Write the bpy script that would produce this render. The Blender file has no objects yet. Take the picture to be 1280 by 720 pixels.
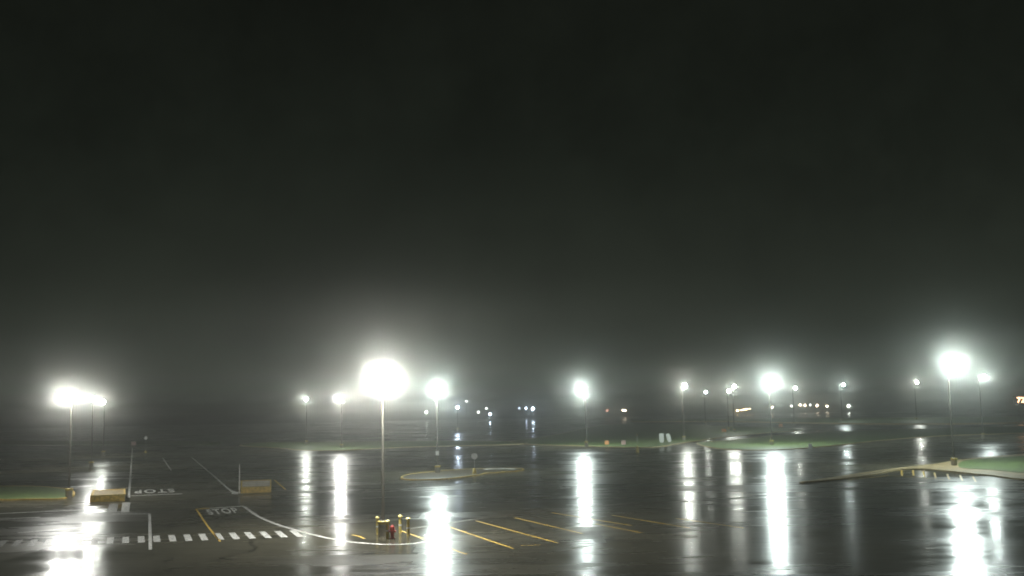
import bpy, bmesh, math, random
from mathutils import Vector, Matrix
random.seed(7)
sc = bpy.context.scene
COL = sc.collection
# ------------------------------------------------------------------ camera
F, CX, CY, CAMZ = 1263.0, 640.0, 360.0, 9.0
PITCH, ROLL = math.atan(145/1263), -0.02
cam = bpy.data.cameras.new("camera")
cam.sensor_width = 36; cam.lens = F/1280*36
cam.clip_start = 0.5; cam.clip_end = 6000
camo = bpy.data.objects.new("camera", cam); COL.objects.link(camo)
RM = Matrix.Rotation(math.pi/2+PITCH, 3, 'X') @ Matrix.Rotation(ROLL, 3, 'Z')
camo.matrix_world = Matrix.Translation((0,0,CAMZ)) @ RM.to_4x4()
sc.camera = camo
cam.dof.use_dof = True; cam.dof.focus_distance = 20; cam.dof.aperture_fstop = 1.3

def ray(px, py):
    return RM @ Vector(((px-CX)/F, -(py-CY)/F, -1))
def G(px, py, z=0.0):
    "measured place on the level ground (height z) of a spot in the photo"
    d = ray(px, py); t = (z-CAMZ)/d.z
    return Vector((d.x*t, d.y*t, z))
def atdist(px, py, Y):
    d = ray(px, py); t = Y/d.y
    return Vector((d.x*t, Y, CAMZ+d.z*t))

# ------------------------------------------------------------------ materials
def mat(name, color, rough=0.6, metal=0.0, noise=0.0, nscale=3.0, bump=0.0, emit=None, es=0):
    m = bpy.data.materials.new(name); m.use_nodes = True
    nt = m.node_tree; b = nt.nodes['Principled BSDF']
    b.inputs['Roughness'].default_value = rough; b.inputs['Metallic'].default_value = metal
    b.inputs['Base Color'].default_value = (*color, 1)
    tc = nt.nodes.new('ShaderNodeTexCoord')
    if noise or bump:
        n = nt.nodes.new('ShaderNodeTexNoise'); n.inputs['Scale'].default_value = nscale
        n.inputs['Detail'].default_value = 6
        nt.links.new(tc.outputs['Object'], n.inputs['Vector'])
        if noise:
            r = nt.nodes.new('ShaderNodeValToRGB')
            r.color_ramp.elements[0].position = .3; r.color_ramp.elements[1].position = .7
            r.color_ramp.elements[0].color = (*[c*(1-noise) for c in color], 1)
            r.color_ramp.elements[1].color = (*[min(1, c*(1+noise*.5)) for c in color], 1)
            nt.links.new(n.outputs['Fac'], r.inputs['Fac']); nt.links.new(r.outputs['Color'], b.inputs['Base Color'])
        if bump:
            bp = nt.nodes.new('ShaderNodeBump'); bp.inputs['Strength'].default_value = bump
            bp.inputs['Distance'].default_value = .02
            nt.links.new(n.outputs['Fac'], bp.inputs['Height']); nt.links.new(bp.outputs['Normal'], b.inputs['Normal'])
    if emit:
        b.inputs['Emission Color'].default_value = (*emit, 1); b.inputs['Emission Strength'].default_value = es
    return m

def asphalt():
    m = bpy.data.materials.new("wet_asphalt"); m.use_nodes = True
    nt = m.node_tree; N = nt.nodes; L = nt.links; b = N['Principled BSDF']
    tc = N.new('ShaderNodeTexCoord')
    def noise(scale, detail=5, vec=None, sx=1, sy=1, rough=.55):
        mp = N.new('ShaderNodeMapping'); mp.inputs['Scale'].default_value = (sx, sy, 1)
        L.new(tc.outputs['Object'], mp.inputs['Vector'])
        n = N.new('ShaderNodeTexNoise'); n.inputs['Scale'].default_value = scale
        n.inputs['Detail'].default_value = detail; n.inputs['Roughness'].default_value = rough
        L.new(mp.outputs['Vector'], n.inputs['Vector']); return n.outputs['Fac']
    def ramp(src, p0, c0, p1, c1):
        r = N.new('ShaderNodeMapRange'); r.inputs['From Min'].default_value = p0; r.inputs['From Max'].default_value = p1
        r.inputs['To Min'].default_value = c0; r.inputs['To Max'].default_value = c1
        L.new(src, r.inputs['Value']); return r.outputs['Result']
    def math_(op, a, c):
        n = N.new('ShaderNodeMath'); n.operation = op
        for i, v in enumerate((a, c)):
            if isinstance(v, (int, float)): n.inputs[i].default_value = v
            else: L.new(v, n.inputs[i])
        return n.outputs[0]
    # colour: aggregate + large patches
    big = noise(.035, 4); mid = noise(.6, 6); fine = noise(22, 3)
    v = math_('ADD', ramp(big, .35, .060, .65, .12), ramp(mid, .3, -.006, .7, .008))
    v = math_('ADD', v, ramp(fine, .3, -.005, .7, .008))
    # sealed cracks wandering over the lot and squarish resurfaced patches
    wv = N.new('ShaderNodeTexNoise'); wv.inputs['Scale'].default_value = .25; wv.inputs['Detail'].default_value = 5
    L.new(tc.outputs['Object'], wv.inputs['Vector'])
    va = N.new('ShaderNodeVectorMath'); va.operation = 'MULTIPLY_ADD'; va.inputs[1].default_value = (5, 5, 0)
    L.new(wv.outputs['Color'], va.inputs[0]); L.new(tc.outputs['Object'], va.inputs[2])
    vo = N.new('ShaderNodeTexVoronoi'); vo.feature = 'DISTANCE_TO_EDGE'; vo.inputs['Scale'].default_value = .07
    L.new(va.outputs[0], vo.inputs['Vector'])
    crack = ramp(vo.outputs['Distance'], .004, .35, .010, 1.0)
    br = N.new('ShaderNodeTexVoronoi'); br.distance = 'CHEBYCHEV'; br.inputs['Scale'].default_value = .05
    L.new(tc.outputs['Object'], br.inputs['Vector'])
    sp = N.new('ShaderNodeSeparateColor'); L.new(br.outputs['Color'], sp.inputs[0])
    patch = ramp(sp.outputs[0], .2, .72, .8, 1.12)
    v = math_('MULTIPLY', math_('MULTIPLY', v, crack), patch)
    cc = N.new('ShaderNodeCombineColor')
    L.new(v, cc.inputs[0]); L.new(math_('MULTIPLY', v, .92), cc.inputs[1]); L.new(math_('MULTIPLY', v, .64), cc.inputs[2])
    L.new(cc.outputs[0], b.inputs['Base Color'])
    # wetness : standing water film in low spots, damper elsewhere, long drainage streaks across the lot
    wet = noise(.11, 7, sx=.45, sy=1.0, rough=.6); wet2 = noise(.5, 5, sx=.25, sy=1.2)
    w = math_('ADD', math_('MULTIPLY', wet, .65), math_('MULTIPLY', wet2, .35))
    r = ramp(w, .40, ROUGH[0], .64, ROUGH[1])
    r = math_('ADD', r, ramp(sp.outputs[1], 0, -.03, 1, .05))
    L.new(r, b.inputs['Roughness'])
    b.inputs['IOR'].default_value = 1.38
    rip = noise(.9, 5, sx=.30, sy=1.0); rip2 = noise(9, 3)
    h = math_('ADD', math_('MULTIPLY', rip, 1.0), math_('MULTIPLY', rip2, .06))
    rip3 = noise(2.6, 4, sx=.22, sy=1.0)
    h = math_('ADD', h, math_('MULTIPLY', rip3, .55))
    bp = N.new('ShaderNodeBump'); bp.inputs['Strength'].default_value = 1; bp.inputs['Distance'].default_value = BUMPD
    L.new(h, bp.inputs['Height']); L.new(bp.outputs['Normal'], b.inputs['Normal'])
    return m
ROUGH = (.145, .38); BUMPD = .016

def paint(name, color, wear=.45):
    "worn road paint: holes of bare asphalt showing through"
    m = bpy.data.materials.new(name); m.use_nodes = True
    nt = m.node_tree; N = nt.nodes; L = nt.links; b = N['Principled BSDF']
    tc = N.new('ShaderNodeTexCoord')
    n = N.new('ShaderNodeTexNoise'); n.inputs['Scale'].default_value = 5; n.inputs['Detail'].default_value = 8
    n.inputs['Roughness'].default_value = .7
    L.new(tc.outputs['Object'], n.inputs['Vector'])
    r = N.new('ShaderNodeValToRGB'); r.color_ramp.elements[0].position = wear-.06; r.color_ramp.elements[1].position = wear+.06
    r.color_ramp.elements[0].color = (.05, .05, .045, 1); r.color_ramp.elements[1].color = (*color, 1)
    L.new(n.outputs['Fac'], r.inputs['Fac']); L.new(r.outputs['Color'], b.inputs['Base Color'])
    b.inputs['Roughness'].default_value = .38
    return m

M_ASPH = asphalt()
M_WHITE = paint("white_road_paint", (.78, .78, .74), .44)
M_FADED = paint("faded_white_paint", (.5,.5,.46), .5)
M_YELLOW = paint("yellow_road_paint", (.80, .55, .10), .42)
M_KERB = mat("kerb_concrete", (.56, .46, .25), .5, noise=.4, nscale=2, bump=.3)
M_YKERB = mat("yellow_kerb_paint", (.72, .52, .14), .5, noise=.4, nscale=3)
M_PAVE = mat("pavement_concrete", (.36, .28, .15), .5, noise=.35, nscale=.8, bump=.3)
M_GRASS = mat("wet_grass", (.115, .17, .055), .6, noise=.6, nscale=1.4, bump=1)
M_FIELD = mat("dark_field", (.03, .045, .02), .9, noise=.5, nscale=.2)
M_TAR = mat("island_infill", (.07,.06,.04), .5, noise=.6, nscale=.6, bump=.3)
M_STEEL = mat("galvanised_steel", (.42, .42, .40), .42, .6, noise=.2, nscale=6)
M_POLE = mat("weathered_pole_paint", (.07,.065,.05), .6, .1, noise=.25, nscale=5)
M_BRONZE = mat("dark_fixture_paint", (.06, .055, .05), .4, .3, noise=.2, nscale=8)
M_CONC = mat("base_concrete", (.36, .34, .29), .6, noise=.3, nscale=4, bump=.4)
M_YEL = mat("yellow_paint", (.62, .49, .14), .45, noise=.4, nscale=5)
M_RED = mat("hydrant_red", (.38, .045, .035), .5, noise=.3, nscale=6)
M_SIGNW = mat("sign_white", (.78, .78, .76), .4, noise=.1, nscale=5)
M_SIGNG = mat("sign_back_aluminium", (.45, .46, .46), .45, .4, noise=.15, nscale=5)
M_SIGNG2 = mat("weathered_pale_panel", (.55,.53,.42), .45, noise=.35, nscale=2)
M_ORANGE = mat("orange_plastic", (.85, .40, .16), .5, noise=.2, nscale=6)
M_PINK = mat("faded_pink_plastic", (.72, .50, .46), .5, noise=.2, nscale=6)
M_DARK = mat("dark_paint", (.03, .03, .03), .5, noise=.2, nscale=5)

def emis(name, col, s):
    m = bpy.data.materials.new(name); m.use_nodes = True
    nt = m.node_tree; nt.nodes.clear()
    e = nt.nodes.new('ShaderNodeEmission'); o = nt.nodes.new('ShaderNodeOutputMaterial')
    n = nt.nodes.new('ShaderNodeTexNoise'); n.inputs['Scale'].default_value = 9
    tc = nt.nodes.new('ShaderNodeTexCoord'); nt.links.new(tc.outputs['Object'], n.inputs['Vector'])
    mr = nt.nodes.new('ShaderNodeMapRange'); mr.inputs['To Min'].default_value = s*.85; mr.inputs['To Max'].default_value = s*1.15
    nt.links.new(n.outputs['Fac'], mr.inputs['Value']); nt.links.new(mr.outputs['Result'], e.inputs['Strength'])
    e.inputs['Color'].default_value = (*col, 1)
    nt.links.new(e.outputs[0], o.inputs['Surface'])
    m.cycles.emission_sampling = 'NONE'
    return m

# ------------------------------------------------------------------ mesh helpers
class MB:
    def __init__(s): s.bm = bmesh.new()
    def box(s, c, size, rot=None, bevel=0):
        mtx = Matrix.Translation(Vector(c)) @ (rot.to_4x4() if rot else Matrix()) @ Matrix.Diagonal((*size, 1))
        r = bmesh.ops.create_cube(s.bm, size=1, matrix=mtx)
        if bevel:
            es = list({e for v in r['verts'] for e in v.link_edges})
            bmesh.ops.bevel(s.bm, geom=es, offset=bevel, segments=2, affect='EDGES')
        return s
    def cyl(s, a, b, r1, r2=None, n=20, caps=True):
        a, b = Vector(a), Vector(b); r2 = r1 if r2 is None else r2
        d = b-a; q = d.to_track_quat('Z', 'Y').to_matrix().to_4x4()
        bmesh.ops.create_cone(s.bm, cap_ends=caps, segments=n, radius1=r1, radius2=r2, depth=d.length,
                              matrix=Matrix.Translation((a+b)/2) @ q)
        return s
    def sphere(s, c, r, sz=(1,1,1), n=16):
        bmesh.ops.create_uvsphere(s.bm, u_segments=n, v_segments=n//2+2, radius=r,
                                  matrix=Matrix.Translation(Vector(c)) @ Matrix.Diagonal((*sz, 1)))
        return s
    def lathe(s, prof, c=(0,0,0), n=24):
        rings = []
        for r, z in prof:
            rings.append([s.bm.verts.new((c[0]+r*math.cos(2*math.pi*i/n), c[1]+r*math.sin(2*math.pi*i/n), c[2]+z)) for i in range(n)])
        for a, b in zip(rings, rings[1:]):
            for i in range(n): s.bm.faces.new((a[i], a[(i+1)%n], b[(i+1)%n], b[i]))
        s.bm.faces.new(rings[-1]); s.bm.faces.new(rings[0][::-1]); return s
    def poly(s, pts, z0, z1):
        "prism of an outline"
        bot = [s.bm.verts.new((p[0], p[1], z0)) for p in pts]; top = [s.bm.verts.new((p[0], p[1], z1)) for p in pts]
        n = len(pts)
        s.bm.faces.new(top); s.bm.faces.new(bot[::-1])
        for i in range(n): s.bm.faces.new((bot[i], bot[(i+1)%n], top[(i+1)%n], top[i]))
        return s
    def sheet(s, pts, z):
        s.bm.faces.new([s.bm.verts.new((p[0], p[1], z)) for p in pts]); return s
    def band(s, pts, w, z0, z1=None, closed=False, inward=None):
        "strip of width w along a polyline; with z1 a raised band of rectangular section"
        P = [Vector((p[0], p[1])) for p in pts]; n = len(P); Lf, Rt = [], []
        for i in range(n):
            a = P[(i-1) % n] if (closed or i > 0) else P[i]
            b = P[(i+1) % n] if (closed or i < n-1) else P[i]
            d = (b-a)
            d.normalize(); nn = Vector((-d.y, d.x))
            Lf.append(P[i]+nn*w/2); Rt.append(P[i]-nn*w/2)
        rng = range(n if closed else n-1)
        if z1 is None:
            l = [s.bm.verts.new((p.x, p.y, z0)) for p in Lf]; r = [s.bm.verts.new((p.x, p.y, z0)) for p in Rt]
            for i in rng:
                j = (i+1) % n; s.bm.faces.new((r[i], r[j], l[j], l[i]))
        else:
            V = {}
            for k, (side, z) in enumerate(((Lf, z0), (Lf, z1), (Rt, z1), (Rt, z0))):
                V[k] = [s.bm.verts.new((p.x, p.y, z)) for p in side]
            for i in rng:
                j = (i+1) % n
                for k in range(4):
                    s.bm.faces.new((V[k][i], V[k][j], V[(k+1)%4][j], V[(k+1)%4][i]))
            if not closed:
                s.bm.faces.new([V[k][0] for k in range(4)]); s.bm.faces.new([V[k][-1] for k in range(4)][::-1])
        return s
    def build(s, name, m, parent=None, loc=None, smooth=False):
        bmesh.ops.recalc_face_normals(s.bm, faces=s.bm.faces)
        me = bpy.data.meshes.new(name); s.bm.to_mesh(me); s.bm.free()
        me.materials.append(m)
        if smooth:
            for p in me.polygons: p.use_smooth = True
            me.set_sharp_from_angle(angle=math.radians(40))
        o = bpy.data.objects.new(name, me); COL.objects.link(o)
        if parent: o.parent = parent
        if loc is not None: o.location = loc
        return o

def smooth_line(pts, k=8, closed=False):
    P = [Vector((p[0], p[1])) for p in pts]; n = len(P); out = []
    for i in range(n if closed else n-1):
        if closed: p0, p1, p2, p3 = P[i-1], P[i], P[(i+1)%n], P[(i+2)%n]
        else: p0, p1, p2, p3 = P[max(i-1,0)], P[i], P[i+1], P[min(i+2,n-1)]
        for j in range(k):
            t = j/k
            out.append(.5*((2*p1)+(-p0+p2)*t+(2*p0-5*p1+4*p2-p3)*t*t+(-p0+3*p1-3*p2+p3)*t**3))
    if not closed: out.append(P[-1])
    return out
def GP(*pp): return [G(*p) for p in pp]

def thing(name, label, cat, loc, rz=0, group=None):
    o = bpy.data.objects.new(name, None); COL.objects.link(o); o.empty_display_size = .5
    o.location = loc; o.rotation_euler = (0, 0, rz)
    o['label'] = label; o['category'] = cat
    if group: o['group'] = group
    return o
def struct(o, label=None):
    o['kind'] = 'structure'
    if label: o['label'] = label
    return o

# ------------------------------------------------------------------ ground
gm = MB(); gm.sheet([(-2500,-300),(2500,-300),(2500,3000),(-2500,3000)], -.02)
struct(gm.build("ground", M_FIELD), "dark open ground reaching the horizon")
pk = MB(); pk.sheet([(-520,-60),(560,-60),(560,640),(-520,640)], 0)
LOT = struct(pk.build("parking_lot", M_ASPH), "large wet black asphalt parking lot mirroring the lamps")

def line(pp, w, m, name="painted_line", z=.004, sm=False, label=None, dash=None):
    pts = [G(*p) for p in pp]
    if sm: pts = smooth_line(pts)
    o = MB().band(pts, w, z).build(name, m, LOT)
    if label: o['label'] = label
    return o

# stall lines
for pp in [((500,663),(583,693)), ((563,659),(642,686)), ((595,651),(698,679)), ((643,647),(728,667)),
           ((745,655),(802,666)), ((765,644),(862,660)), ((690,641),(790,657)), ((845,648),(930,660))]:
    line(pp, .19, M_YELLOW, label="yellow parking stall line")
line(((651,682),(676,681)), .13, M_YELLOW)
# stop lane boxes
line(((305,633),(322,645),(345,655),(368,662),(390,668),(415,673.5),(440,677.5),(480,680.5),(515,679.5),(538,675.5)), .30, M_WHITE, sm=True,
     label="long curved white edge line")
line(((244,636.3),(262,635.4)), .5, M_YELLOW); line(((262,635.4),(305,632.6)), .5, M_WHITE)
line(((245,636),(259,657),(275,677)), .16, M_YELLOW, label="yellow line beside the crosswalk")
line(((187,643),(188,687)), .22, M_WHITE); line(((140,642.5),(188,642.3)), .4, M_WHITE)
line(((165.5,560),(163.5,590),(161,622)), .24, M_WHITE, label="white lane line running away from the lot entrance")
line(((163,619.6),(228,617.2)), .6, M_WHITE, label="white stop bar")
line(((240,572),(265,593),(291,616)), .22, M_WHITE)
line(((203,572),(214,588)), .2, M_WHITE)
line(((343,600),(357,612)), .2, M_YELLOW)
line(((22,666),(60,663),(104,659)), .55, M_WHITE)
line(((0,642),(60,639),(140,636)), .45, M_WHITE)
line(((0,649),(50,646.5)), .4, M_WHITE)
line(((440,668.5),(449,670.5),(456,673.5)), .16, M_YELLOW)
MB().sheet(GP((153,628),(163,628),(161.5,640.5),(151,640.5)), .004).build("painted_panel", M_WHITE, LOT)
MB().sheet(GP((137,629),(148,629),(146,640),(134,640)), .004).build("painted_panel", M_FADED, LOT)
MB().sheet(GP((288,612.5),(298,615.5),(297.5,618),(290,618)), .006).build("painted_panel", M_WHITE, LOT)
# concrete seam along the head of the stalls
line(((512,661),(600,648),(700,636),(790,629),(900,625)), .6, mat("patched_seam", (.085,.07,.045), .42, noise=.5, nscale=1), name="seam_strip", z=.002)
# patch lines in the lot
# crosswalk: bars with the skew of the lot
VPX, VPY = 167, 515
for i in range(21):
    x = 370.5-19.4*i; y = 667+(.72*i if i < 12 else .72*12+.55*(i-12))
    dx = (x-VPX)/(y-VPY)
    c0, c1 = G(x-4.0*dx, y-4.0), G(x+4.0*dx, y+4.0)
    MB().band([c0, c1], .46, .004).build("crosswalk_bar", M_WHITE if i < 13 else M_FADED, LOT)

# road lettering
def letters(text, a, b, depth, up, name):
    vpd = G(167, 527); vpd.z = 0; vpd.normalize()
    "block letters painted between ground points a and b, tops towards `up`"
    fc = bpy.data.curves.new(name, 'FONT'); fc.body = text; fc.align_x = 'CENTER'; fc.align_y = 'CENTER'; fc.size = 1
    fc.space_character = 1.2; fc.offset = .028
    o = bpy.data.objects.new(name, fc); COL.objects.link(o)
    bpy.context.view_layer.update()
    me = bpy.data.meshes.new_from_object(o); bpy.data.objects.remove(o)
    xs = [v.co.x for v in me.vertices]; ys = [v.co.y for v in me.vertices]
    cx, cy, W, H = (max(xs)+min(xs))/2, (max(ys)+min(ys))/2, max(xs)-min(xs), max(ys)-min(ys)
    ax = (b-a); wid = ax.length; ax.normalize(); ay = vpd; mid = (a+b)/2
    if up < 0: ax, ay = -ax, -ay
    for v in me.vertices:
        p = mid+ax*((v.co.x-cx)/W*wid)+ay*((v.co.y-cy)/H*depth); v.co = (p.x, p.y, .0045)
    me.materials.clear(); me.materials.append(M_WHITE)
    o = bpy.data.objects.new(name, me); COL.objects.link(o); o.parent = LOT
    o['label'] = "painted word " + text
    return o
letters("STOP", G(259,640.3), G(297,637.6), 5.0, 1, "stop_lettering")
letters("STOP", G(168,614.6), G(218,613.0), 5.5, -1, "stop_lettering")

# ------------------------------------------------------------------ islands and grass
def island(name, pp, top, kerb, label, kh=.15, kw=.25, closed=True, k=6):
    pts = smooth_line(GP(*pp), k, closed=True)
    o = MB().poly(pts, -.015, kh-.02).build(name, top)
    struct(o, label)
    if kerb: MB().band(pts, kw, -.012, kh, closed=True).build("kerb", kerb, o)
    return o
island("grass_island", [(872,554),(905,551.5),(960,546),(1020,541.5),(1100,538),(1290,533),(1290,540.5),(1180,545),(1100,551),(1045,557),(985,562),(930,563),(890,560)],
       M_GRASS, M_KERB, "long wet green grass island in the middle distance on the right")
island("grass_verge", [(660,555.5),(720,557.5),(790,559.5),(822,559),(860,553),(905,547),(962,541),(1000,538.5),(990,536),(900,533),(840,530),(760,531),(690,545),(640,552)],
       M_GRASS, M_KERB, "grass verge behind the white sign panels")
island("grass_bank", [(800,528.0),(900,527.5),(1000,529.5),(1140,531),(1290,529),(1290,522.5),(1140,523.8),(1000,523.5),(900,525),(800,526.5)],
       M_GRASS, M_KERB, "far grass bank below the distant lamps", kh=.5)
island("grass_strip", [(300,557),(350,560.5),(375,563),(420,563.5),(452,562),(520,559),(640,556),(655,553.5),(600,552),(520,552),(420,553),(340,553)],
       M_GRASS, M_KERB, "low grass strip across the lot behind the left lamps")
island("grass_strip", [(-30,624.5),(30,625),(78,624),(92,619),(84,613),(40,609),(-30,611)],
       M_GRASS, M_YKERB, "small grass strip with yellow kerb at the left edge")
island("grass_strip", [(-30,556),(60,557),(150,556.5),(260,556),(258,552.5),(120,552),(-30,552)], M_GRASS, None,
       "thin grass strip at the far edge of the left lot", kh=.2)
isl = island("pavement_island", [(1000,604),(1050,599.5),(1092,594),(1120,588.5),(1150,586.8),(1190,590),(1235,594.5),(1295,598),(1295,570),(1240,572),(1200,576),(1165,582),(1125,586),(1085,591.5),(1040,598.5)],
       M_PAVE, M_KERB, "tan paved island with a grass end on the right")
gpt = smooth_line(GP((1200,585.5),(1235,588.5),(1294,591.5),(1294,572),(1240,574),(1205,577.5)), 5, closed=True)
MB().poly(gpt, .125, .17).build("grass", M_GRASS, isl)
isl2 = island("traffic_island", [(502,597.5),(515,593.5),(560,589),(605,587),(648,586.5),(650,589),(610,592),(597,594.5),(560,599),(525,600.5),(507,600)],
       M_TAR, M_YKERB, "oval island edged in yellow kerb behind the near lamp")
MB().band(smooth_line(GP((606,588),(625,587),(645,587.6)), 4), .9, .135, .17).build("median_nose", M_SIGNW, isl2)
# stall ticks along the tan island
for x, y in ((1127,590.5),(1141,590),(1154,591.5),(1168,593.5),(1184,595),(1200,596.5),(1216,598)):
    line(((x,y-2.5),(x+3.2*(x-1120)/90+.3,y+4.5)), .22, M_YELLOW, label="short yellow stall line by the tan island")
line(((1060,600),(1110,594.5),(1150,597),(1180,600)), .2, M_YELLOW)
for pp in (((415,604.5),(445,603.5),(470,604.5)), ((500,612),(560,608),(600,604))):
    line(pp, .3, M_WHITE)

# ------------------------------------------------------------------ lamps
def light(parent, loc, power, col, radius):
    "glowing globe; power is the watts of an equal point lamp"
    m = bpy.data.materials.new("glowing_globe"); m.use_nodes = True
    nt = m.node_tree; nt.nodes.clear()
    e = nt.nodes.new('ShaderNodeEmission'); o = nt.nodes.new('ShaderNodeOutputMaterial')
    e.inputs['Color'].default_value = (*col, 1)
    e.inputs['Strength'].default_value = power/(4*math.pi**2*radius**2)
    nt.links.new(e.outputs[0], o.inputs['Surface']); m.cycles.emission_sampling = 'FRONT'
    k = MB(); bmesh.ops.create_icosphere(k.bm, subdivisions=2, radius=radius)
    o = k.build("glass_globe", m, parent, loc, smooth=True)
    return o
PW = 20000.0
COOL = (.86, 1, .95)
WHITE, BLUE, WARM = (.95, 1, .90), (.66, .80, 1), (1, .80, .58)
def lot_lamp(base, lampz, power, label, ang=0.0, heads=1, col=WHITE, radius=.40, spread=.75, group="parking lot floodlight poles"):
    t = thing("lamp_post", label, "street lamp", base, ang, group)
    bh = 1.05
    MB().lathe([(.36,0),(.36,bh-.25),(.34,bh-.23)], n=24).build("concrete_base", M_CONC, t, smooth=True)
    MB().lathe([(.40,bh-.22),(.41,bh-.2),(.41,bh-.03),(.38,bh)], n=24).build("base_cap", M_YEL, t, smooth=True)
    MB().box((0,0,bh+.02),(.42,.42,.04)).build("base_plate", M_STEEL, t)
    p = MB(); p.cyl((0,0,bh+.04),(0,0,lampz+.42), .12, .07, 16); p.build("pole", M_POLE, t, smooth=True)
    a = MB()
    xs = [-spread, spread] if heads == 2 else [spread]
    for x in xs:
        fy = -.95; q = Vector((x, fy+.1, lampz+.36))
        MB().cyl((0,0,lampz+.36), q, .045, .04, 10).build("arm", M_STEEL, t)
        MB().box((x,fy,lampz+.36),(.5,.5,.12), bevel=.03).build("lamp_head", M_BRONZE, t)
        light(t, (x,fy,lampz-.02), power*PW/len(xs), col, radius)
    return t

def place(px, py, lx, ly, p, label, heads=1, col=WHITE, spread=.75, radius=.40, z=0):
    b = G(px, py, z); d = ray(lx, ly); t = b.y/d.y; zl = CAMZ+d.z*t; xl = d.x*t-b.x
    s = xl if heads == 1 else spread
    if heads == 1:
        return lot_lamp(b, zl-b.z, p, label, 0, 1, col, radius, spread=s)
    return lot_lamp(b, zl-b.z, p, label, 0, 2, col, radius, spread)

L = [
 (479,670,482,472,.95,"tall lamp post nearest the camera, yellow bollards at its foot",1),
 (86,623,94,494,.34,"nearest of the three lamp posts at the far left, two heads",2),
 (114,585,119,498.5,.16,"middle lamp post of the three at the far left",1),
 (129,570,131,502,.11,"farthest lamp post of the three at the far left",1),
 (383,556,383.5,498.7,.18,"lamp post left of a brighter one on the low grass strip",1),
 (427,561,426.5,496.7,.42,"bright lamp post on the low grass strip left of the nearest one",1),
 (547,592,547,487.5,.55,"lamp post on the yellow kerbed oval island with small white sign",1),
 (733,558,727,488,.6,"lamp post alone at the centre right behind the stall lines",1),
 (855,551,855,482.5,.22,"lamp post with a small bright light just right of the white panels",1),
 (965,557,962,478,.9,"large bright lamp post on the long grass island",1),
 (1193,583,1189,455,.80,"large bright lamp post on the tan paved island at the right",1),
 (1229,548,1228,471,.24,"lamp post just right of the large bright one on the tan island",1),
 (1146,526,1145,478,.2,"slim lamp post left of the large bright one on the tan island",1),
 (1053,528,1053,481,.22,"lamp post above the row of small warm lights",1),
 (993,532,993,485,.10,"small lamp post just right of the large one on the grass island",1),
 (918,541,917,483,.13,"higher lamp post of the close pair left of the grass island",1),
 (911,539,910,488.5,.10,"lower lamp post of the close pair left of the grass island",1),
 (882,531,881.5,490,.08,"small lamp post between the white panels and the close pair",1),
]
for (bx,by,lx,ly,p,lab,h) in L:
    place(bx,by,lx,ly,p,lab,h, col=COOL if lx in (547,727,962,1189,1228,1053) else (1,1,.94) if lx in (482,94,119,426.5) else WHITE)
place(572,539,572,509,.12,"short post with blue white light right of the oval island lamp",1,BLUE)

# small sign on the oval island lamp
b = G(547,592)
sg = thing("pole_sign", "small white sign strapped to the lamp post on the oval island", "sign", (b.x, b.y-.16, 2.45))
MB().box((0,0,.25),(.42,.02,.55), bevel=.004).build("sign_panel", M_SIGNW, sg)
MB().box((0,.035,.25),(.10,.05,.06)).build("bracket", M_STEEL, sg)

# distant lights: short street lamps beyond the lot
def far_lamp(px, py, Y, p, label, col, rad=.55, group="small distant street lamps"):
    q = atdist(px, py, Y)
    t = thing("street_lamp", label, "street lamp", (q.x, q.y, -.02), 0, group)
    zl = q.z+.02
    MB().cyl((0,0,0),(0,0,zl+.3),.09,.06,10).build("pole", M_POLE, t)
    MB().box((0,-.25,zl+.3),(.3,.7,.12), bevel=.02).build("lamp_head", M_BRONZE, t)
    light(t, (0,-.3,zl-.3), p*PW, col, rad)
    return t
FAR = [
 (533,514.5,560,.03,"small dim lamp left of the blue white light",WHITE),
 (583,501,620,.006,"tiny high lamp above and right of the blue white light",WHITE),
 (598,514.5,600,.010,"tiny lamp between two blue lights",WHITE),
 (608,510,620,.006,"tiny lamp just above the low blue pair",WHITE),
 (612.5,517,560,.06,"low blue white lamp right of the blue white post",BLUE),
 (649,509.5,620,.003,"faintest lamp left of the bright blue one",BLUE),
 (657.5,509.8,600,.03,"blue lamp left neighbour of the brightest distant blue one",BLUE),
 (666,510.2,560,.10,"brightest distant blue lamp in the centre",BLUE),
 (759,512.5,620,.004,"faint reddish lamp left of the warm twin lamps",(1,.45,.3)),
 (778.6,512.3,600,.010,"left lamp of the close warm twins",WARM),
 (781.6,512.3,600,.012,"right lamp of the close warm twins",WARM),
 (965,508.5,640,.014,"warm lamp under the large bright lamp",WARM),
 (989,507,640,.010,"first small lamp of the warm row from the left",WHITE),
 (1000.3,505.5,640,.02,"second lamp of the warm row from the left",WARM),
 (1006,506,640,.016,"third lamp of the warm row from the left",WARM),
 (1012.5,505.6,640,.008,"faint middle lamp of the warm row",WHITE),
 (1021,506.3,640,.028,"brightest lamp of the warm row",WARM),
 (1033.5,507.3,640,.022,"warm row lamp set apart towards the right",WARM),
 (1060.5,506.8,600,.045,"white lamp at the right end of the warm row",WHITE),
]
for a in FAR: far_lamp(*a)
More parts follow.
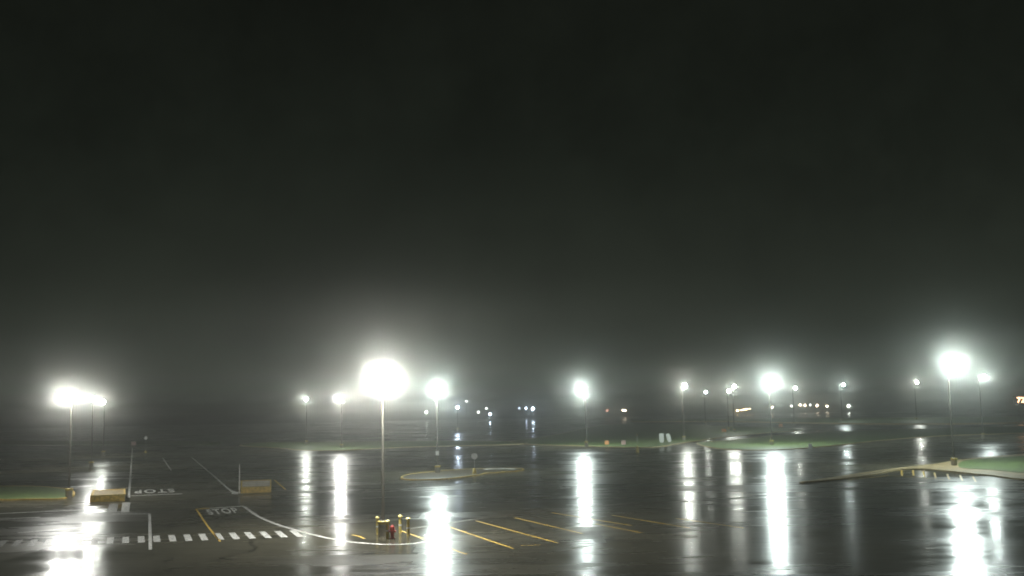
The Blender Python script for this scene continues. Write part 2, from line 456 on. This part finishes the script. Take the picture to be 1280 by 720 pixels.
# row of lit amber globes (far shop front)
sf = thing("string_light", "slanting row of warm amber bulbs between the lamp pair and the large lamp", "lights", atdist(929,513,620).to_tuple()[:2]+(0,))
base = atdist(929,513,620)
MB().cyl((-4.2,0,-.02),(-4.2,0,4.6),.06,.05,8).build("post", M_STEEL, sf)
MB().cyl((4.2,0,-.02),(4.2,0,6.2),.06,.05,8).build("post", M_STEEL, sf)
pa, pb = atdist(921.5,513.4,620)-base, atdist(938,510.8,620)-base
za, zb = atdist(921.5,513.4,620).z, atdist(938,510.8,620).z
MB().cyl((-4.2,0,za+.15),(4.2,0,zb+.15),.02,.02,6).build("wire", M_DARK, sf)
MA = emis("amber_bulb", (1,.66,.34), 45)
for i, t_ in enumerate((0,.06,.28,.40,.52,.64,.78,.95)):
    x = pa.x+(pb.x-pa.x)*t_
    MB().sphere((x, 0, za+(zb-za)*t_), .42 if i == 0 else .26, n=10).build("bulb", MA, sf, smooth=True)

# lit number sign at right edge
q = atdist(1274.5, 500.3, 330)
s = thing("number_sign", "lit orange number sign on posts at the right edge", "sign", (q.x, q.y, 0), -.4)
MB().box((.55,0,q.z),(4.6,.3,2.6), bevel=.03).build("sign_box", M_DARK, s)
for x in (-.7, 2.5): MB().cyl((x,0,-.02),(x,0,q.z-1.3),.12,.12,12).build("post", M_STEEL, s)
fc = bpy.data.curves.new("digits", 'FONT'); fc.body = "72"; fc.align_x = 'CENTER'; fc.align_y = 'CENTER'; fc.size = 2.4; fc.extrude = .02; fc.offset = .06
o = bpy.data.objects.new("digits", fc); COL.objects.link(o); bpy.context.view_layer.update()
me = bpy.data.meshes.new_from_object(o); bpy.data.objects.remove(o)
me.materials.clear(); me.materials.append(emis("lit_orange", (1,.50,.26), 7))
o = bpy.data.objects.new("lit_digits", me); COL.objects.link(o); o.parent = s
o.rotation_euler = (math.pi/2,0,0); o.location = (.35,-.18,q.z)

# ------------------------------------------------------------------ bollards, hydrant
def bollard(px, py, label, h=1.25, r=.11):
    t = thing("bollard", label, "bollard", G(px, py), 0, "yellow bollards around the near lamp post")
    MB().lathe([(r,0),(r,h-.14)], n=20).build("post", M_YEL, t, smooth=True)
    MB().lathe([(r+.045,h-.139),(r+.045,h-.06),(r*.9,h-.01),(r*.4,h+.03)], n=20).build("cap", mat("pale_yellow_cap", (.85,.74,.30), .35, noise=.1, nscale=6), t, smooth=True)
    MB().lathe([(r+.012,.5),(r+.012,.6)], n=20).build("band", M_SIGNW, t, smooth=True)
    return t
bollard(472, 668, "yellow bollard left of the near lamp post")
bollard(484.5, 673.5, "yellow bollard in front of the near lamp post base")
bollard(500.3, 666, "yellow bollard just right of the red hydrant, taller looking")
bollard(510.3, 670, "rightmost yellow bollard near the yellow stall line")
h = thing("fire_hydrant", "red fire hydrant among the yellow bollards", "hydrant", G(490.5, 673.5))
MB().lathe([(.20,0),(.20,.06),(.13,.07),(.13,.62),(.18,.64),(.18,.69),(.13,.70)], n=20).build("barrel", M_RED, h, smooth=True)
MB().lathe([(.15,.701),(.155,.74),(.13,.83),(.07,.90),(.035,.92),(.035,.98)], n=20).build("bonnet", M_RED, h, smooth=True)
for sx in (-1, 1): MB().cyl((sx*.12,0,.5),(sx*.25,0,.5),.07,.075,14).build("nozzle", M_RED, h, smooth=True)
MB().cyl((0,-.12,.47),(0,-.27,.47),.09,.10,14).build("pumper_nozzle", M_RED, h, smooth=True)

# raised ticket islands (yellow edged concrete blocks)
def toward_vp(p, dist):
    d = G(VPX, VPY+12)-Vector((0,0,0)); d.z = 0; d.normalize()
    return Vector(p)+d*dist
a, b_ = G(112.5,628.0), G(156,626.5); deep = 8.0
t1 = thing("concrete_island", "bright yellow edged concrete island at the left lane entrance", "barrier", a)
oa = Vector((0,0,0)); ob = b_-a; oc = toward_vp(ob, deep); od = toward_vp(oa, deep)
MB().poly([oa,ob,oc,od], 0, .62).build("body", M_PAVE, t1)
ex = ob.normalized(); ey = Vector((-ex.y, ex.x, 0))
MB().poly([oa-ey*.04-ex*.04, ob-ey*.04+ex*.04, ob+ey*.35+ex*.04, oa+ey*.35-ex*.04], .622, .70).build("edge_strip", M_YEL, t1)
MB().poly([oa-ey*.03, ob-ey*.03, ob-ey*.002, oa-ey*.002], .02, .60).build("front_face", M_YKERB, t1)
MB().band([(ob+ey*.4-ex*.1), (oc-ey*.1-ex*.1), (od-ey*.1+ex*.1), (oa+ey*.4+ex*.1)], .2, .622, .69).build("rim", M_YKERB, t1)
a, b_ = G(300.5,617), G(339,615.6); ax = b_-a; w_ = ax.length
t2 = thing("barrier_board", "pale board with yellow frame and lower half, right of the painted lanes", "barrier", (a+b_)/2, math.atan2(ax.y, ax.x))
MB().box((0,.35,.32),(w_-.1,.66,.62), bevel=.02).build("lower_body", M_YKERB, t2)
MB().box((0,.30,.98),(w_-.3,.10,.62), bevel=.01).build("upper_panel", M_SIGNG2, t2)
for z_ in (.82, 1.0, 1.16): MB().box((0,.235,z_),(w_-.34,.03,.05), bevel=.005).build("rail", M_SIGNW, t2)
for sx in (-1, 1): MB().box((sx*(w_/2-.08),.28,.68),(.15,.2,1.36), bevel=.015).build("frame_post", M_YEL, t2)
MB().box((0,.28,1.33),(w_-.32,.14,.07), bevel=.01).build("top_rail", M_YKERB, t2)
MB().cyl((-w_/2-.15,.6,0),(-w_/2-.15,.6,3.1),.05,.04,10).build("marker_post", M_SIGNW, t2)

# ------------------------------------------------------------------ signs on yellow bases
def post_sign(px, py, H, label, kind, m, baseh=.85, w=.62):
    t = thing("post_sign", label, "sign", G(px, py))
    if baseh:
        MB().lathe([(.30,0),(.30,.12),(.24,baseh*.6),(.12,baseh*.93),(.06,baseh)], n=20).build("cone_base", M_YEL, t, smooth=True)
    MB().cyl((0,0,baseh*.9),(0,0,H),.035,.035,10).build("post", M_STEEL, t)
    if kind == 'oct':
        ring = [(w/2/math.cos(math.pi/8)*math.cos(math.pi/8+i*math.pi/4), w/2/math.cos(math.pi/8)*math.sin(math.pi/8+i*math.pi/4)) for i in range(8)]
        k = MB(); k.poly(ring, -.008, .008)
        for v in k.bm.verts: v.co = Vector((v.co.x, v.co.z-.045, v.co.y+H-w/2))
        k.build("sign_plate", m, t)
    else:
        k = MB(); k.cyl((0,-.055,H-w/2),(0,-.04,H-w/2), w/2, w/2, 24); k.build("sign_plate", m, t)
    return t
post_sign(593.3, 593.3, 2.75, "octagonal grey sign on a yellow cone base beside the oval island", 'oct', M_SIGNG, w=.78)
post_sign(182, 566, 3.6, "small round white sign on a post beyond the left lanes", 'disc', M_SIGNW, .5, .75)
t = post_sign(797, 565.5, 3.2, "thin marker post with yellow base at the grass verge edge", 'disc', M_YEL, 1.2, .22)

def panel_sign(px, py, w, h, label, m, zb=0.0, tilt=0.0, name="panel_sign"):
    t = thing(name, label, "sign", G(px, py), 0)
    k = MB(); pts = [(-w/2*.7,0),(w/2*.7,0),(w/2,h*.25),(w/2,h),(-w/2,h),(-w/2,h*.25)]
    k.poly(pts, -.02, .02)
    for v in k.bm.verts: v.co = Vector((v.co.x+tilt*(h-v.co.y), v.co.z, v.co.y+zb+.35))
    k.build("sign_panel", m, t)
    for sx in (-.2, .2): MB().cyl((sx*w+tilt*h,.05,0),(sx*w+tilt*h*.4,.05,h*.6+.3),.025,.025,8).build("leg", M_STEEL, t)
    return t
panel_sign(827.3, 555.3, 1.0, 1.9, "upright white panel, left of a leaning one on the verge", M_SIGNW)
panel_sign(835.0, 554.6, .85, 1.75, "leaning white panel right of an upright one", M_SIGNW, tilt=.22)
def small_box(px, py, m, label, w=.85):
    t = thing("utility_box", label, "box", G(px, py), 0)
    MB().box((0,0,.45),(w,.5,.9), bevel=.04).build("cabinet", m, t)
    MB().box((0,0,.935),(w+.08,.58,.06), bevel=.015).build("lid", m, t)
    MB().box((0,-.262,.45),(w*.7,.02,.6), bevel=.004).build("door", m, t)
    return t
small_box(758.7, 556.5, M_ORANGE, "orange utility box on the grass verge")
small_box(779.5, 556.5, M_PINK, "pale pink utility box right of the orange one")
small_box(1013, 561.5, M_SIGNG, "small grey box at the edge of the long grass island", .6)
small_box(976, 533.5, M_ORANGE, "small orange box across the road behind the large lamp", 1.2)
small_box(905, 540.5, M_ORANGE, "faint orange box beyond the bright drive", 1.2)
small_box(167, 556.5, M_PINK, "pinkish box at the far edge of the left lot", 1.2)

# ------------------------------------------------------------------ haze
G_ANI, DENS, DENS2 = .981, .00050, .00085
hz = bpy.data.materials.new("haze"); hz.use_nodes = True
nt = hz.node_tree; nt.nodes.clear()
pv = nt.nodes.new('ShaderNodeVolumePrincipled'); out = nt.nodes.new('ShaderNodeOutputMaterial')
pv.inputs['Color'].default_value = (.93, .95, .93, 1)
pv.inputs['Density'].default_value = DENS; pv.inputs['Anisotropy'].default_value = G_ANI
pv2 = nt.nodes.new('ShaderNodeVolumePrincipled'); pv2.inputs['Color'].default_value = (.93,.95,.88,1)
pv2.inputs['Density'].default_value = DENS2; pv2.inputs['Anisotropy'].default_value = .2
ad = nt.nodes.new('ShaderNodeAddShader'); nt.links.new(pv.outputs[0], ad.inputs[0]); nt.links.new(pv2.outputs[0], ad.inputs[1])
nt.links.new(ad.outputs[0], out.inputs['Volume'])
H = MB(); H.box((0, 1300, 7.5), (4800, 3100, 18)); ho = H.build("haze", hz)
ho['kind'] = 'stuff'; ho['label'] = "thin rainy night haze over the whole lot"

# ------------------------------------------------------------------ night sky
w = bpy.data.worlds.new("World"); sc.world = w; w.use_nodes = True
nt = w.node_tree; bg = nt.nodes['Background']
tc = nt.nodes.new('ShaderNodeTexCoord'); sep = nt.nodes.new('ShaderNodeSeparateXYZ')
nt.links.new(tc.outputs['Generated'], sep.inputs[0])
r = nt.nodes.new('ShaderNodeValToRGB'); nt.links.new(sep.outputs['Z'], r.inputs['Fac'])
e = r.color_ramp.elements
e[0].position = 0; e[0].color = (.026, .032, .024, 1)
e[1].position = .45; e[1].color = (.0052, .0062, .0046, 1)
k = e.new(.12); k.color = (.0150, .0185, .0135, 1)
k = e.new(.25); k.color = (.0085, .0108, .0078, 1)
cn = nt.nodes.new('ShaderNodeTexNoise'); cn.inputs['Scale'].default_value = 5; cn.inputs['Detail'].default_value = 12; cn.inputs['Roughness'].default_value = .72
nt.links.new(tc.outputs['Generated'], cn.inputs['Vector'])
cm = nt.nodes.new('ShaderNodeMapRange'); cm.inputs['From Min'].default_value = .3; cm.inputs['From Max'].default_value = .7
cm.inputs['To Min'].default_value = .72; cm.inputs['To Max'].default_value = 1.28; nt.links.new(cn.outputs['Fac'], cm.inputs['Value'])
vm = nt.nodes.new('ShaderNodeVectorMath'); vm.operation = 'SCALE'
nt.links.new(r.outputs['Color'], vm.inputs[0]); nt.links.new(cm.outputs['Result'], vm.inputs['Scale'])
nt.links.new(vm.outputs[0], bg.inputs['Color']); bg.inputs['Strength'].default_value = 1.0

# ------------------------------------------------------------------ render settings
sc.view_settings.view_transform = 'Standard'; sc.view_settings.look = 'None'
sc.view_settings.exposure = 0; sc.view_settings.gamma = 1
c = sc.cycles
import os
c.use_denoising = True
c.volume_bounces = 0; c.max_bounces = 5; c.glossy_bounces = 2; c.diffuse_bounces = 1
c.sample_clamp_indirect = 3; c.sample_clamp_direct = 0
c.use_adaptive_sampling = False
